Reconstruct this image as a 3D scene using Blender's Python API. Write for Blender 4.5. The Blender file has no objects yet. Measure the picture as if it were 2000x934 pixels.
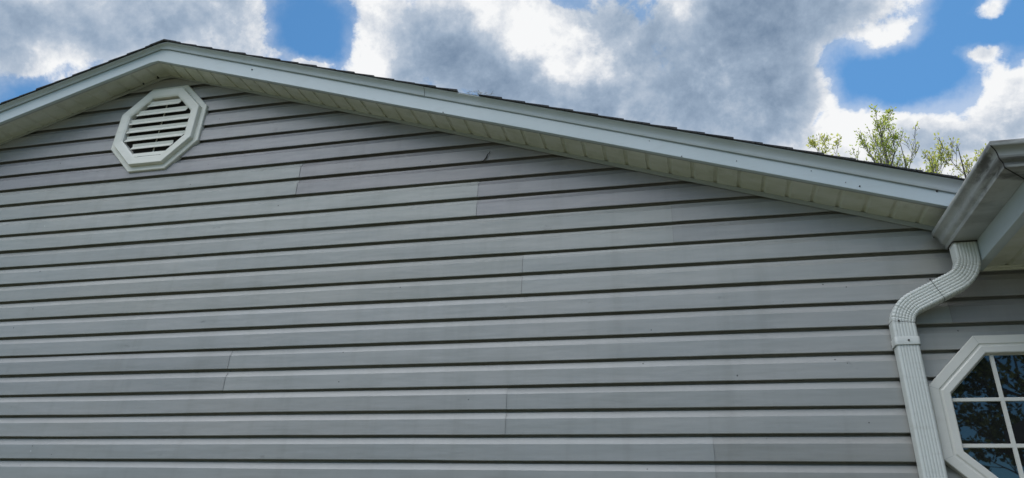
import bpy, bmesh, math, random
from mathutils import Vector, Matrix, noise

R = math.radians
C = bpy.context.scene.collection
sc = bpy.context.scene

# ------------------------------------------------------------------ camera
cam_d = bpy.data.cameras.new('camera')
cam = bpy.data.objects.new('camera', cam_d)
C.objects.link(cam)
cam_d.sensor_width = 36.0
cam_d.lens = 25.24
cam_d.clip_start = 0.05
cam_d.clip_end = 2000
Z0 = 2.05                                   # height of the course line the house is measured from
r_, u_, w_ = (0.972689, 0.228723, 0.03953), (0.064541, -0.430102, 0.90047), (-0.22296, 0.873326, 0.433118)
cam.matrix_world = Matrix(((r_[0], u_[0], -w_[0], 0.0), (r_[1], u_[1], -w_[1], -3.2562),
                           (r_[2], u_[2], -w_[2], Z0 - 0.4992), (0, 0, 0, 1)))
sc.camera = cam

# ------------------------------------------------------------------ light
SUN_EL, SUN_AZ = R(67), R(9)               # behind the house, so the gable wall is in open shade
sd = bpy.data.lights.new('sun', 'SUN')
sd.energy = 3.6
sd.angle = R(0.53)
sd.color = (1.0, 0.96, 0.9)
so = bpy.data.objects.new('sun', sd)
C.objects.link(so)
sdir = Vector((math.sin(SUN_AZ) * math.cos(SUN_EL), math.cos(SUN_AZ) * math.cos(SUN_EL), math.sin(SUN_EL)))
so.rotation_euler = (-sdir).to_track_quat('-Z', 'Y').to_euler()
so.location = (0, 0, 30)

sc.view_settings.view_transform = 'Standard'
sc.view_settings.look = 'None'
sc.view_settings.gamma = 1
sc.view_settings.use_curve_mapping = False
sc.view_settings.exposure = 0.0

COVER = [
    (0.0692, 0.0256, 2.5607, 0.0726, -0.2302, 11.8894, 1.6),
    (0.2537, 0.0109, 13.5057, 0.011, -0.5019, 16.2193, 0.7),
    (0.2618, -0.0232, 11.9259, -0.0215, -0.6846, 24.3178, 0.5),
    (0.6333, 0.0885, 18.636, 0.2715, -2.0267, 84.344, 2.6),
    (1.1044, 0.1813, 34.319, 0.5329, -3.3216, 142.364, 0.6),
    (0.1986, 0.1911, 5.1778, 0.6522, -0.6074, 52.3617, -1.5),
    (0.2611, 0.0083, 8.6417, 0.0185, -0.3145, 13.158, -2.4),
    (0.3427, 0.0837, 8.3577, 0.1273, -0.6531, 29.3904, -0.6),
    (0.2333, 0.0433, 4.8479, 0.0385, -0.2862, 12.2067, 1.3),
    (0.1116, 0.0132, 1.7387, 0.011, -0.2368, 10.0545, 1.3),
    (0.1482, -0.0287, 2.9451, -0.0466, -0.3178, 12.2746, 1),
    (0.0783, -0.0159, 1.3706, -0.0539, -0.2741, 9.6901, 1.2),
    (0.0827, -0.0155, 0.5975, -0.0418, -0.1945, 7.5464, 1.5),
    (0.1536, -0.0238, -0.3933, -0.0364, -0.1868, 7.3502, 1.3),
    (0.0967, -0.018, -0.2231, -0.0916, -0.3853, 16.7605, 1),
    (0.165, -0.0281, -2.0662, -0.1672, -0.7113, 31.428, 0.8),
    (0.3211, -0.0129, 2.08, -0.0449, -0.6714, 28.705, -0.9),
    (0.6224, 0.0103, 5.7941, -0.0244, -1.6941, 74.234, -0.9),
    (0.3664, 0.4299, -6.6597, 0.5307, -0.8091, 50.2265, -0.5),
    (0.4021, -0.1804, 18.4324, -0.2784, -0.965, 26.5874, -0.6),
    (0.3581, 0.0102, -7.241, -0.0297, -0.6802, 25.7434, 2.2),
    (0.1865, -0.0844, -0.4896, -0.2174, -0.4645, 20.1962, -2.6),
    (0.2856, -0.0665, -2.4873, -0.1406, -0.5422, 21.485, -0.8),
    (0.2322, 0.0143, -6.1261, -0.0017, -0.396, 14.4506, -2.2),
    (0.4383, -0.1442, -7.1892, -0.1865, -0.4812, 22.0721, -1.5),
    (0.585, 0.0734, -18.0584, 0.0902, -1.2578, 43.8744, 2.1),
    (0.5548, -0.0194, -13.2066, -0.0742, -1.0654, 38.6315, 2.5),
    (0.3872, -0.0536, -8.315, -0.3075, -1.6657, 67.4261, -0.8),
    (0.4899, -0.005, -10.9562, -0.0842, -1.8253, 64.0008, -0.8),
    (0.1243, -0.0066, -2.5425, -0.0264, -0.3208, 10.2961, 1.9),
    (0.4036, -0.1229, -7.1991, -0.1823, -0.5235, 21.0977, 1.1),
    (0.2036, 0.0439, -3.4995, 0.0703, -0.5233, 16.2947, 1.2),
    (1.4244, -1.0955, 18.3884, -0.5677, -0.8468, 34.9458, -1.5),
    (0.8261, -0.1731, -6.1845, -0.1957, -0.8938, 33.1763, -0.7),
    (0.0416667, 0, -6.66667, 0, 0.0625, -0.625, -3),
    (0.0166667, 0, 2.5, 0, 0.0454545, -2.27273, 1.2),
]
DARK = [
    (0.1155, 0.0646, 3.7253, 0.2093, -0.4015, 24.8162, 0.38),
    (0.2312, 0.0928, 9.7323, 0.1704, -0.3991, 22.5748, 0.3),
    (0.1916, 0.0664, 6.3928, 0.1533, -0.4901, 24.9943, 0.25),
    (0.2286, 0.0292, 3.823, 0.0237, -0.3022, 12.4462, 1),
    (0.1637, -0.0229, 3.6713, -0.0524, -0.506, 18.481, 0.6),
    (0.1071, -0.0233, 1.754, -0.0803, -0.4113, 14.3415, 0.6),
    (0.1228, -0.0365, 1.3688, -0.083, -0.3095, 11.5237, 0.7),
    (0.1737, -0.0284, -0.3923, -0.0476, -0.2407, 9.8369, 1.15),
    (0.1637, -0.0228, 0.0908, -0.0654, -0.383, 16.2534, 0.8),
    (0.182, -0.0116, 0.8907, -0.0371, -0.3775, 15.6252, 0.6),
    (0.3918, -0.0684, -1.7626, -0.0632, -0.3292, 12.3448, 0.6),
    (0.2243, -0.0054, -3.1604, -0.0762, -0.7032, 29.0544, 0.35),
    (0.1849, -0.0353, -0.3891, -0.1466, -0.6824, 29.776, 0.5),
    (0.3481, -0.0454, -6.729, -0.1122, -0.8277, 26.8222, 0.45),
    (0.3123, 0.0122, 3.2685, -0.0021, -0.8944, 38.7975, 0.3),
    (0.4013, 0.0804, 8.7052, 0.0504, -0.3226, 14.0166, -0.5),
    (0.1618, -0.1199, 6.5435, -0.2039, -0.4469, 15.9177, -1.9),
    (0.3667, -0.181, 9.9204, -0.2173, -0.6922, 25.9324, -0.8),
    (0.2013, -0.0855, 6.723, -0.1486, -0.6293, 24.5211, -0.9),
    (0.3321, -0.0332, 1.1151, -0.0793, -0.676, 29.0126, -1.3),
    (0.3248, -0.0849, -3.1466, -0.1784, -0.6134, 26.0115, -0.5),
    (0.177, 0.0432, -4.2041, 0.0796, -0.4504, 13.309, -0.8),
    (0.2011, 0.115, 5.4764, 0.5118, -1.005, 58.6191, -0.5),
    (0.4621, 0.1728, 18.8866, 0.2678, -0.6866, 35.5164, -0.6),
    (0.1797, -0.0096, -3.6267, -0.0589, -0.6408, 22.0948, -0.8),
]



class NT:
    """small helper for node trees"""
    def __init__(s, nt):
        s.t = nt
        s.n = nt.nodes
        s.l = nt.links
        s.n.clear()

    def new(s, typ, **kw):
        n = s.n.new(typ)
        for k, v in kw.items():
            setattr(n, k, v)
        return n

    def put(s, sock, v):
        if isinstance(v, bpy.types.NodeSocket):
            s.l.new(v, sock)
        elif v is not None:
            sock.default_value = v

    def m(s, op, a, b=None, c=None, clamp=False):
        n = s.new('ShaderNodeMath', operation=op, use_clamp=clamp)
        s.put(n.inputs[0], a)
        s.put(n.inputs[1], b)
        s.put(n.inputs[2], c)
        return n.outputs[0]

    def vm(s, op, a, b=None, scale=None):
        n = s.new('ShaderNodeVectorMath', operation=op)
        s.put(n.inputs[0], a)
        s.put(n.inputs[1], b)
        if scale is not None:
            s.put(n.inputs['Scale'], scale)
        return n.outputs['Value'] if op in ('DOT_PRODUCT', 'LENGTH', 'DISTANCE') else n.outputs['Vector']

    def noise(s, vec, scale, detail=4, rough=0.5, dist=0.0, color=False):
        n = s.new('ShaderNodeTexNoise')
        s.put(n.inputs['Vector'], vec)
        n.inputs['Scale'].default_value = scale
        n.inputs['Detail'].default_value = detail
        n.inputs['Roughness'].default_value = rough
        n.inputs['Distortion'].default_value = dist
        return n.outputs['Color'] if color else n.outputs[0]

    def rng(s, v, a, b, c=0.0, d=1.0, smooth=True):
        n = s.new('ShaderNodeMapRange', interpolation_type='SMOOTHSTEP' if smooth else 'LINEAR')
        s.put(n.inputs[0], v)
        for i, x in enumerate((a, b, c, d)):
            s.put(n.inputs[i + 1], x)
        return n.outputs[0]

    def mix(s, f, a, b, mode='MIX'):
        n = s.new('ShaderNodeMix', data_type='RGBA', blend_type=mode)
        s.put(n.inputs[0], f)
        s.put(n.inputs[6], a)
        s.put(n.inputs[7], b)
        return n.outputs[2]


# ------------------------------------------------------------------ world: Nishita sky with broken cumulus
world = bpy.data.worlds.new('World')
sc.world = world
world.use_nodes = True
t = NT(world.node_tree)
tc = t.new('ShaderNodeTexCoord')
D = tc.outputs['Generated']
sky = t.new('ShaderNodeTexSky', sky_type='NISHITA')
sky.sun_disc = False
sky.sun_elevation = SUN_EL
sky.sun_rotation = SUN_AZ
sky.air_density = 1.0
sky.dust_density = 0.25
sky.ozone_density = 2.0
# domain warp so that the cloud banks get ragged edges
w1 = t.noise(D, 5.0, 6, 0.6, color=True)
w1 = t.vm('SUBTRACT', w1, (0.5, 0.5, 0.5))
w1 = t.vm('SCALE', w1, scale=0.075)
Dw = t.vm('ADD', D, w1)
sep = t.new('ShaderNodeSeparateXYZ')
t.l.new(Dw, sep.inputs[0])
az = t.m('MULTIPLY', t.m('ARCTAN2', sep.outputs[0], sep.outputs[1]), 57.29578)
el = t.m('MULTIPLY', t.m('ARCSINE', t.m('MINIMUM', sep.outputs[2], 0.9999)), 57.29578)
cmb = t.new('ShaderNodeCombineXYZ')
t.l.new(az, cmb.inputs[0])
t.l.new(el, cmb.inputs[1])
cmb.inputs[2].default_value = 1.0
P = cmb.outputs[0]


def field(blobs, start):
    acc = start
    for (a, b, c, d, e, f, amp) in blobs:
        q1 = t.vm('DOT_PRODUCT', P, (a, b, c))
        q2 = t.vm('DOT_PRODUCT', P, (d, e, f))
        r2 = t.m('MULTIPLY_ADD', q2, q2, t.m('MULTIPLY', q1, q1))
        g = t.m('EXPONENT', t.m('MULTIPLY', r2, -0.9))
        acc = t.m('MULTIPLY_ADD', g, amp, acc)
    return acc


base = t.m('MULTIPLY_ADD', t.noise(D, 2.3, 3, 0.5), 3.4, -1.75)
F = field(COVER, base)
Fm = t.m('MINIMUM', t.m('MAXIMUM', F, -1.6), 1.5)
n_a = t.noise(D, 9.5, 11, 0.63, 0.1)
sunv = Vector((0.0, 0.0, 0.0))
Dsh = t.vm('ADD', D, tuple((sdir * 0.022)[:]))
n_b = t.noise(Dsh, 9.5, 11, 0.63, 0.1)
cov = t.m('MULTIPLY_ADD', t.m('SUBTRACT', n_a, 0.5), 5.6, Fm)
alpha = t.rng(cov, -0.05, 0.85)
wisp = t.rng(t.m('MULTIPLY_ADD', t.m('SUBTRACT', t.noise(D, 11.0, 8, 0.68), 0.5), 3.0, Fm), -1.15, 0.9)
alpha = t.m('MAXIMUM', alpha, t.m('MULTIPLY', wisp, 0.42))
G = field(DARK, t.m('MULTIPLY_ADD', t.noise(D, 2.1, 2, 0.5), 0.5, -0.40))
thick = t.m('MULTIPLY_ADD', t.rng(cov, 0.1, 1.7), 0.38, t.m('MULTIPLY', t.m('TANH', t.m('MULTIPLY', G, 1.05)), 0.90))
relief = t.m('MULTIPLY', t.m('SUBTRACT', n_b, n_a), 3.6)
small = t.m('MULTIPLY', t.m('SUBTRACT', t.noise(D, 4.5, 5, 0.5), 0.5), 1.25)
shade = t.m('ADD', t.m('ADD', thick, relief), small)
shade = t.rng(shade, -0.32, 1.6, 0, 1, smooth=False)
ramp = t.new('ShaderNodeValToRGB')
t.l.new(shade, ramp.inputs[0])
cr = ramp.color_ramp
cols = [(0.0, (0.98, 0.99, 1.0)), (0.19, (0.74, 0.78, 0.84)), (0.36, (0.50, 0.58, 0.69)), (0.6, (0.34, 0.435, 0.565)), (1.0, (0.185, 0.265, 0.385))]
cr.elements[0].position, cr.elements[0].color = cols[0][0], (*cols[0][1], 1)
cr.elements[1].position, cr.elements[1].color = cols[-1][0], (*cols[-1][1], 1)
for p_, c_ in cols[1:-1]:
    e = cr.elements.new(p_)
    e.color = (*c_, 1)
# unseen clouds opposite the sun, whitened and boosted to brighten the shaded wall
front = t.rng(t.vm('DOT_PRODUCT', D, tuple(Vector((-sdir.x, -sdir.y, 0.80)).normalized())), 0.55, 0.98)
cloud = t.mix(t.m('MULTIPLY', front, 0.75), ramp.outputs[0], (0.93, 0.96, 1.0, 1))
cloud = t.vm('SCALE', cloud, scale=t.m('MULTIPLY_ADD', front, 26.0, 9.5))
skyc = t.mix(1.0, sky.outputs[0], (0.62, 1.1, 1.30, 1), 'MULTIPLY')
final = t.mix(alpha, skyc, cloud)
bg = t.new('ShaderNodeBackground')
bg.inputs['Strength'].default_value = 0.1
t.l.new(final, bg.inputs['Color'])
ow = t.new('ShaderNodeOutputWorld')
t.l.new(bg.outputs[0], ow.inputs[0])
try:
    world.cycles.sampling_method = 'MANUAL'
    world.cycles.sample_map_resolution = 512
except Exception:
    pass


# ------------------------------------------------------------------ materials
def mat(name):
    m = bpy.data.materials.new(name)
    m.use_nodes = True
    t = NT(m.node_tree)
    bs = t.new('ShaderNodeBsdfPrincipled')
    out = t.new('ShaderNodeOutputMaterial')
    t.l.new(bs.outputs[0], out.inputs[0])
    t.bs = bs
    t.obj = t.new('ShaderNodeTexCoord').outputs['Object']
    return m, t


def bump(t, h, dist, strength=1.0):
    b = t.new('ShaderNodeBump')
    b.inputs['Strength'].default_value = strength
    b.inputs['Distance'].default_value = dist
    t.l.new(h, b.inputs['Height'])
    t.l.new(b.outputs[0], t.bs.inputs['Normal'])


def mp(t, vec, scale, loc=(0, 0, 0)):
    n = t.new('ShaderNodeMapping')
    t.l.new(vec, n.inputs[0])
    n.inputs['Scale'].default_value = scale
    n.inputs['Location'].default_value = loc
    return n.outputs[0]


def specks(t, vec, scale, keep, rmax):
    """sparse round-ish flecks of dirt, 0..1"""
    wv = t.vm('ADD', vec, t.vm('SCALE', t.noise(vec, 120.0, 2, 0.5, color=True), scale=0.006))
    v = t.new('ShaderNodeTexVoronoi')
    v.inputs['Scale'].default_value = scale
    t.l.new(wv, v.inputs['Vector'])
    sp = t.new('ShaderNodeSeparateColor')
    t.l.new(v.outputs['Color'], sp.inputs[0])
    on = t.m('GREATER_THAN', sp.outputs[0], keep)
    rad = t.m('MULTIPLY_ADD', sp.outputs[1], rmax * 0.7, rmax * 0.3)
    return t.m('MULTIPLY', on, t.m('LESS_THAN', v.outputs['Distance'], rad))


def make_siding():
    m, t = mat('vinyl_siding')
    at = t.new('ShaderNodeVertexColor', layer_name='tone')
    o = t.obj
    big = t.noise(mp(t, o, (0.9, 1, 2.2)), 1.3, 4, 0.55)
    streak = t.noise(mp(t, o, (2.0, 1, 45)), 1.0, 5, 0.6)
    drip = t.noise(mp(t, o, (9, 1, 0.8)), 1.0, 4, 0.6)
    grain = t.noise(mp(t, o, (14, 1, 260)), 1.0, 3, 0.6)
    c = t.mix(1.0, (0.356, 0.352, 0.340, 1), at.outputs[0], 'MULTIPLY')
    c = t.mix(t.rng(big, 0.3, 0.7), c, t.mix(1.0, c, (1.07, 1.04, 1.02, 1), 'MULTIPLY'))
    c = t.mix(t.m('MULTIPLY', t.rng(streak, 0.35, 0.75), 0.65), c, t.mix(1.0, c, (0.88, 0.885, 0.87, 1), 'MULTIPLY'))
    c = t.mix(t.m('MULTIPLY', t.rng(drip, 0.45, 0.75), 0.55), c, t.mix(1.0, c, (0.83, 0.83, 0.80, 1), 'MULTIPLY'))
    smudge = t.rng(t.noise(mp(t, o, (3.2, 1, 6.0), (3, 0, 1)), 1.6, 5, 0.65), 0.66, 0.76)
    c = t.mix(t.m('MULTIPLY', smudge, 0.5), c, (0.16, 0.155, 0.14, 1))
    s = t.m('MULTIPLY', specks(t, o, 22.0, 0.93, 0.10), t.rng(t.noise(o, 1.4, 2, 0.5), 0.40, 0.5))
    c = t.mix(t.m('MULTIPLY', s, 0.8), c, (0.04, 0.035, 0.03, 1))
    s2 = specks(t, t.vm('ADD', o, (7.3, 0, 2.1)), 9.0, 0.955, 0.05)
    c = t.mix(t.m('MULTIPLY', s2, 0.7), c, (0.62, 0.62, 0.60, 1))
    t.l.new(c, t.bs.inputs['Base Color'])
    t.bs.inputs['Roughness'].default_value = 0.36
    t.bs.inputs['IOR'].default_value = 1.62
    h = t.m('MULTIPLY_ADD', grain, 0.35, t.m('MULTIPLY', t.noise(mp(t, o, (1.2, 1, 5)), 1.5, 3, 0.5), 9.0))
    bump(t, h, 0.0009, 0.8)
    return m


def make_white(name, col=(0.78, 0.79, 0.78), dirt=0.25, dirtcol=(0.30, 0.29, 0.24), rough=0.42, speck=0.96, spot=0.05, bounce_tint=0.0):
    m, t = mat(name)
    o = t.obj
    big = t.noise(o, 2.1, 5, 0.6)
    fine = t.noise(mp(t, o, (5, 5, 18)), 2.0, 6, 0.65)
    c = t.mix(t.rng(big, 0.3, 0.7), (*col, 1), (col[0] * 0.93, col[1] * 0.935, col[2] * 0.92, 1))
    c = t.mix(t.m('MULTIPLY', t.rng(fine, 0.5, 0.78), dirt), c, (*dirtcol, 1))
    if bounce_tint:  # yellow-green light bounced off the lawn, painted into the colour in noise patches
        c = t.mix(t.m('MULTIPLY', t.rng(t.noise(mp(t, o, (3, 9, 3)), 1.7, 5, 0.6), 0.35, 0.7), bounce_tint), c, (0.50, 0.51, 0.33, 1))
    s = specks(t, o, 11.0, speck, spot)
    c = t.mix(t.m('MULTIPLY', s, 0.85), c, (0.05, 0.04, 0.035, 1))
    t.l.new(c, t.bs.inputs['Base Color'])
    t.bs.inputs['Roughness'].default_value = rough
    bump(t, t.noise(o, 3.5, 4, 0.5), 0.0035, 0.6)
    return m


def make_gutter_mat():
    m, t = mat('grimy_gutter_paint')
    o = t.obj
    sx = t.new('ShaderNodeSeparateXYZ')
    t.l.new(o, sx.inputs[0])
    # old run-off grime: grows towards the mitred corner (y = -0.8) and shows as streaks down the face
    near = t.rng(sx.outputs[1], -0.38, -0.70)
    blot = t.rng(t.noise(mp(t, o, (2, 5, 16)), 1.4, 5, 0.65), 0.42, 0.62)
    band = t.rng(t.noise(mp(t, o, (0, 1.6, 30)), 1.0, 4, 0.55), 0.45, 0.62)
    g = t.m('MULTIPLY', t.m('MAXIMUM', blot, t.m('MULTIPLY', band, 0.8)), t.m('MULTIPLY_ADD', near, 0.60, 0.28))
    c = t.mix(t.rng(t.noise(o, 3.0, 5, 0.6), 0.3, 0.7), (0.53, 0.55, 0.54, 1), (0.45, 0.445, 0.41, 1))
    c = t.mix(g, c, (0.075, 0.068, 0.06, 1))
    f = t.rng(t.noise(o, 22.0, 6, 0.7), 0.55, 0.75)
    c = t.mix(t.m('MULTIPLY', f, 0.30), c, (0.20, 0.19, 0.16, 1))
    t.l.new(c, t.bs.inputs['Base Color'])
    t.bs.inputs['Roughness'].default_value = 0.38
    bump(t, t.noise(o, 6.0, 4, 0.5), 0.003, 0.6)
    return m


def make_shingle():
    m, t = mat('asphalt_shingle')
    o = t.obj
    br = t.new('ShaderNodeTexBrick')
    br.inputs['Scale'].default_value = 1.0
    br.inputs['Brick Width'].default_value = 0.30
    br.inputs['Row Height'].default_value = 0.13
    br.inputs['Mortar Size'].default_value = 0.004
    br.inputs['Color1'].default_value = (0.030, 0.030, 0.034, 1)
    br.inputs['Color2'].default_value = (0.055, 0.052, 0.052, 1)
    br.inputs['Mortar'].default_value = (0.012, 0.012, 0.013, 1)
    sw = t.new('ShaderNodeSeparateXYZ')
    t.l.new(o, sw.inputs[0])
    cb = t.new('ShaderNodeCombineXYZ')
    t.l.new(sw.outputs[1], cb.inputs[0])
    t.l.new(sw.outputs[0], cb.inputs[1])
    t.l.new(cb.outputs[0], br.inputs['Vector'])
    c = t.mix(t.rng(t.noise(o, 240.0, 2, 0.6), 0.45, 0.7), br.outputs[0], (0.10, 0.10, 0.10, 1))
    t.l.new(c, t.bs.inputs['Base Color'])
    t.bs.inputs['Roughness'].default_value = 0.95
    bump(t, t.noise(o, 300.0, 2, 0.6), 0.002, 0.8)
    return m


def make_flat(name, col, rough=0.6, nscale=8.0, var=0.25, b=0.0):
    m, t = mat(name)
    c = t.mix(t.rng(t.noise(t.obj, nscale, 5, 0.6), 0.3, 0.7), (*col, 1), (col[0] * (1 - var), col[1] * (1 - var), col[2] * (1 - var), 1))
    t.l.new(c, t.bs.inputs['Base Color'])
    t.bs.inputs['Roughness'].default_value = rough
    if b:
        bump(t, t.noise(t.obj, nscale * 6, 4, 0.6), b, 0.8)
    return m


def make_glass():
    m, t = mat('window_glass')
    t.bs.inputs['Base Color'].default_value = (0.012, 0.013, 0.014, 1)
    t.bs.inputs['Roughness'].default_value = 0.015
    t.bs.inputs['IOR'].default_value = 1.95
    bump(t, t.noise(t.obj, 2.5, 2, 0.5), 0.004, 0.12)
    return m


def make_leaf(name, c1, c2, trans=0.5):
    m = bpy.data.materials.new(name)
    m.use_nodes = True
    t = NT(m.node_tree)
    o = t.new('ShaderNodeTexCoord').outputs['Object']
    c = t.mix(t.rng(t.noise(o, 2.2, 3, 0.6), 0.35, 0.65), (*c1, 1), (*c2, 1))
    c = t.mix(t.rng(t.noise(o, 30.0, 2, 0.6), 0.4, 0.7), c, t.mix(1.0, c, (0.6, 0.62, 0.55, 1), 'MULTIPLY'))
    d = t.new('ShaderNodeBsdfDiffuse')
    tr = t.new('ShaderNodeBsdfTranslucent')
    t.l.new(c, d.inputs[0])
    t.l.new(c, tr.inputs[0])
    mx = t.new('ShaderNodeMixShader')
    mx.inputs[0].default_value = trans
    t.l.new(d.outputs[0], mx.inputs[1])
    t.l.new(tr.outputs[0], mx.inputs[2])
    out = t.new('ShaderNodeOutputMaterial')
    t.l.new(mx.outputs[0], out.inputs[0])
    return m


def make_grass():
    m, t = mat('lawn')
    o = t.obj
    c = t.mix(t.rng(t.noise(o, 0.35, 5, 0.6), 0.35, 0.65), (0.092, 0.096, 0.055, 1), (0.120, 0.122, 0.075, 1))
    c = t.mix(t.rng(t.noise(o, 40.0, 4, 0.7), 0.45, 0.7), c, (0.06, 0.075, 0.03, 1))
    t.l.new(c, t.bs.inputs['Base Color'])
    t.bs.inputs['Roughness'].default_value = 0.9
    bump(t, t.noise(o, 60.0, 4, 0.7), 0.03, 0.8)
    return m


SIDING = make_siding()
FASCIA = make_white('painted_fascia_metal', (0.57, 0.63, 0.65), 0.16, (0.34, 0.34, 0.30), 0.36, 0.972, 0.045)
TRIM = make_white('painted_rake_trim', (0.61, 0.64, 0.65), 0.22, (0.34, 0.33, 0.27), 0.36, 0.98, 0.04)
SOFFIT = make_white('soffit_vinyl', (0.77, 0.765, 0.68), 0.35, (0.30, 0.29, 0.19), 0.5, 0.993, 0.03, 0.4)
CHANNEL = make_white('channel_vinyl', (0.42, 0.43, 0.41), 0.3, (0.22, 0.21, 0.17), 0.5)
VENT = make_white('vent_plastic', (0.82, 0.79, 0.71), 0.22, (0.45, 0.42, 0.33), 0.42, 0.99, 0.03)
WINF = make_white('window_trim_vinyl', (0.77, 0.745, 0.69), 0.12, (0.42, 0.40, 0.32), 0.36, 0.99, 0.03)
PIPE = make_white('downspout_paint', (0.71, 0.72, 0.69), 0.28, (0.36, 0.34, 0.28), 0.36, 0.965, 0.05)
GUTTER = make_gutter_mat()
SHINGLE = make_shingle()
DARK_M = make_flat('dark_void', (0.03, 0.026, 0.024), 0.9)
DIRT = make_flat('seam_dirt', (0.05, 0.045, 0.04), 0.9)
SCREW = make_flat('weathered_screw', (0.07, 0.06, 0.055), 0.6)
SHEATH = make_flat('wall_sheathing', (0.10, 0.095, 0.085), 0.9)
GLASS = make_glass()
BARK = make_flat('bark', (0.10, 0.085, 0.075), 0.9, 20.0, 0.4, 0.004)
BARK_G = make_flat('pale_bark', (0.17, 0.15, 0.14), 0.9, 20.0, 0.35, 0.004)
TWIG = make_flat('dry_twig', (0.035, 0.03, 0.025), 0.9)
STRAW = make_flat('dry_straw', (0.33, 0.30, 0.21), 0.8)


# ------------------------------------------------------------------ mesh helpers
def finish(name, verts, faces, material, parent=None, smooth=None, tone=None, loc=None):
    me = bpy.data.meshes.new(name)
    me.from_pydata([tuple(v) for v in verts], [], faces)
    me.validate()
    me.materials.append(material)
    if tone is not None:
        at = me.color_attributes.new('tone', 'FLOAT_COLOR', 'CORNER')
        for p in me.polygons:
            c = tone[p.index] if p.index < len(tone) else (1, 1, 1)
            for li in p.loop_indices:
                at.data[li].color = (*c, 1)
    if smooth is not None:
        for p in me.polygons:
            p.use_smooth = True
        me.set_sharp_from_angle(angle=R(smooth))
    me.update()
    o = bpy.data.objects.new(name, me)
    C.objects.link(o)
    if parent is not None:
        o.parent = parent
        o.location = PARENT_OFF.get(parent.name, (0, 0, 0))
    elif loc is not None:
        o.location = loc
    return o


PARENT_OFF = {}


class M:
    def __init__(s):
        s.v = []
        s.f = []
        s.tone = []

    def add(s, vs, fs, tone=None):
        n = len(s.v)
        s.v += [tuple(v) for v in vs]
        s.f += [tuple(i + n for i in f) for f in fs]
        if tone is not None:
            s.tone += [tone] * len(fs)

    def box(s, a, b):
        x0, y0, z0 = a
        x1, y1, z1 = b
        s.add([(x0, y0, z0), (x1, y0, z0), (x1, y1, z0), (x0, y1, z0), (x0, y0, z1), (x1, y0, z1), (x1, y1, z1), (x0, y1, z1)],
              [(0, 3, 2, 1), (4, 5, 6, 7), (0, 1, 5, 4), (1, 2, 6, 5), (2, 3, 7, 6), (3, 0, 4, 7)])

    def hexa(s, p):
        """eight corners: bottom loop then top loop"""
        s.add(p, [(0, 3, 2, 1), (4, 5, 6, 7), (0, 1, 5, 4), (1, 2, 6, 5), (2, 3, 7, 6), (3, 0, 4, 7)])

    def grid(s, rows, tone=None, closed=False):
        """rows: list of equal-length point lists"""
        n = len(rows[0])
        vs = [p for r in rows for p in r]
        fs = []
        for i in range(len(rows) - 1):
            for j in range(n if closed else n - 1):
                k = (j + 1) % n
                fs.append((i * n + j, i * n + k, (i + 1) * n + k, (i + 1) * n + j))
        s.add(vs, fs, tone)

    def tube(s, pts, rad, sides=6, cap=True):
        rows = []
        prev = None
        for i, p in enumerate(pts):
            p = Vector(p)
            a = Vector(pts[max(i - 1, 0)])
            b = Vector(pts[min(i + 1, len(pts) - 1)])
            d = (b - a).normalized() if (b - a).length > 1e-9 else Vector((0, 0, 1))
            if prev is None:
                ref = Vector((1, 0, 0)) if abs(d.x) < 0.8 else Vector((0, 1, 0))
                e = d.cross(ref).normalized()
            else:
                e = (prev - d * prev.dot(d)).normalized()
            prev = e
            f = d.cross(e)
            rr = rad[i] if isinstance(rad, (list, tuple)) else rad
            rows.append([p + (e * math.cos(2 * math.pi * k / sides) + f * math.sin(2 * math.pi * k / sides)) * rr for k in range(sides)])
        s.grid(rows, closed=True)
        if cap:
            n = len(s.v)
            s.f.append(tuple(range(n - sides, n)))

    def build(s, name, material, parent=None, smooth=None, loc=None):
        return finish(name, s.v, s.f, material, parent, smooth, s.tone if s.tone else None, loc)


def tag(o, label=None, cat=None, group=None, kind=None):
    if label: o['label'] = label
    if cat: o['category'] = cat
    if group: o['group'] = group
    if kind: o['kind'] = kind
    return o


# ------------------------------------------------------------------ ground
g = M()
S = 600
g.add([(-S, -S, 0), (S, -S, 0), (S, S, 0), (-S, S, 0)], [(0, 1, 2, 3)])
ground = g.build('ground', make_grass())
tag(ground, 'mown green lawn around the house', kind='structure')
ground['category'] = 'lawn'

# ------------------------------------------------------------------ the house
house = bpy.data.objects.new('house', None)
C.objects.link(house)
house.location = (-3.2, 4.5, 0)
house.empty_display_size = 0.5
tag(house, 'grey vinyl-sided house with a low gable roof and white trim', 'house')
OFF = (3.2, -4.5, Z0)
PARENT_OFF['house'] = OFF
HX = -3.21           # x of the gable's apex
XL, XR = -7.45, 5.2  # ends of the front wall


def two(rx, rc, lx, lc):
    """a rake line: right half z = rc + rx*x, left half z = lc + lx*x"""
    ax = (lc - rc) / (rx - lx)
    return lambda x: (rc + rx * x) if x >= ax else (lc + lx * x), ax


wline, WA = two(-0.3405, 1.403, 0.3342, 3.598)
sline, SA = two(-0.3327, 1.4115, 0.3235, 3.5247)
tline, TA = two(-0.3388, 1.4924, 0.3102, 3.5627)
gline, GA = two(-0.3354, 1.537, 0.3077, 3.5732)
H = 0.1143
SOF = 0.815          # height of the level eave soffit on the right


def nz(x, y, z=0.0):
    return noise.noise(Vector((x, y, z)))


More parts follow.
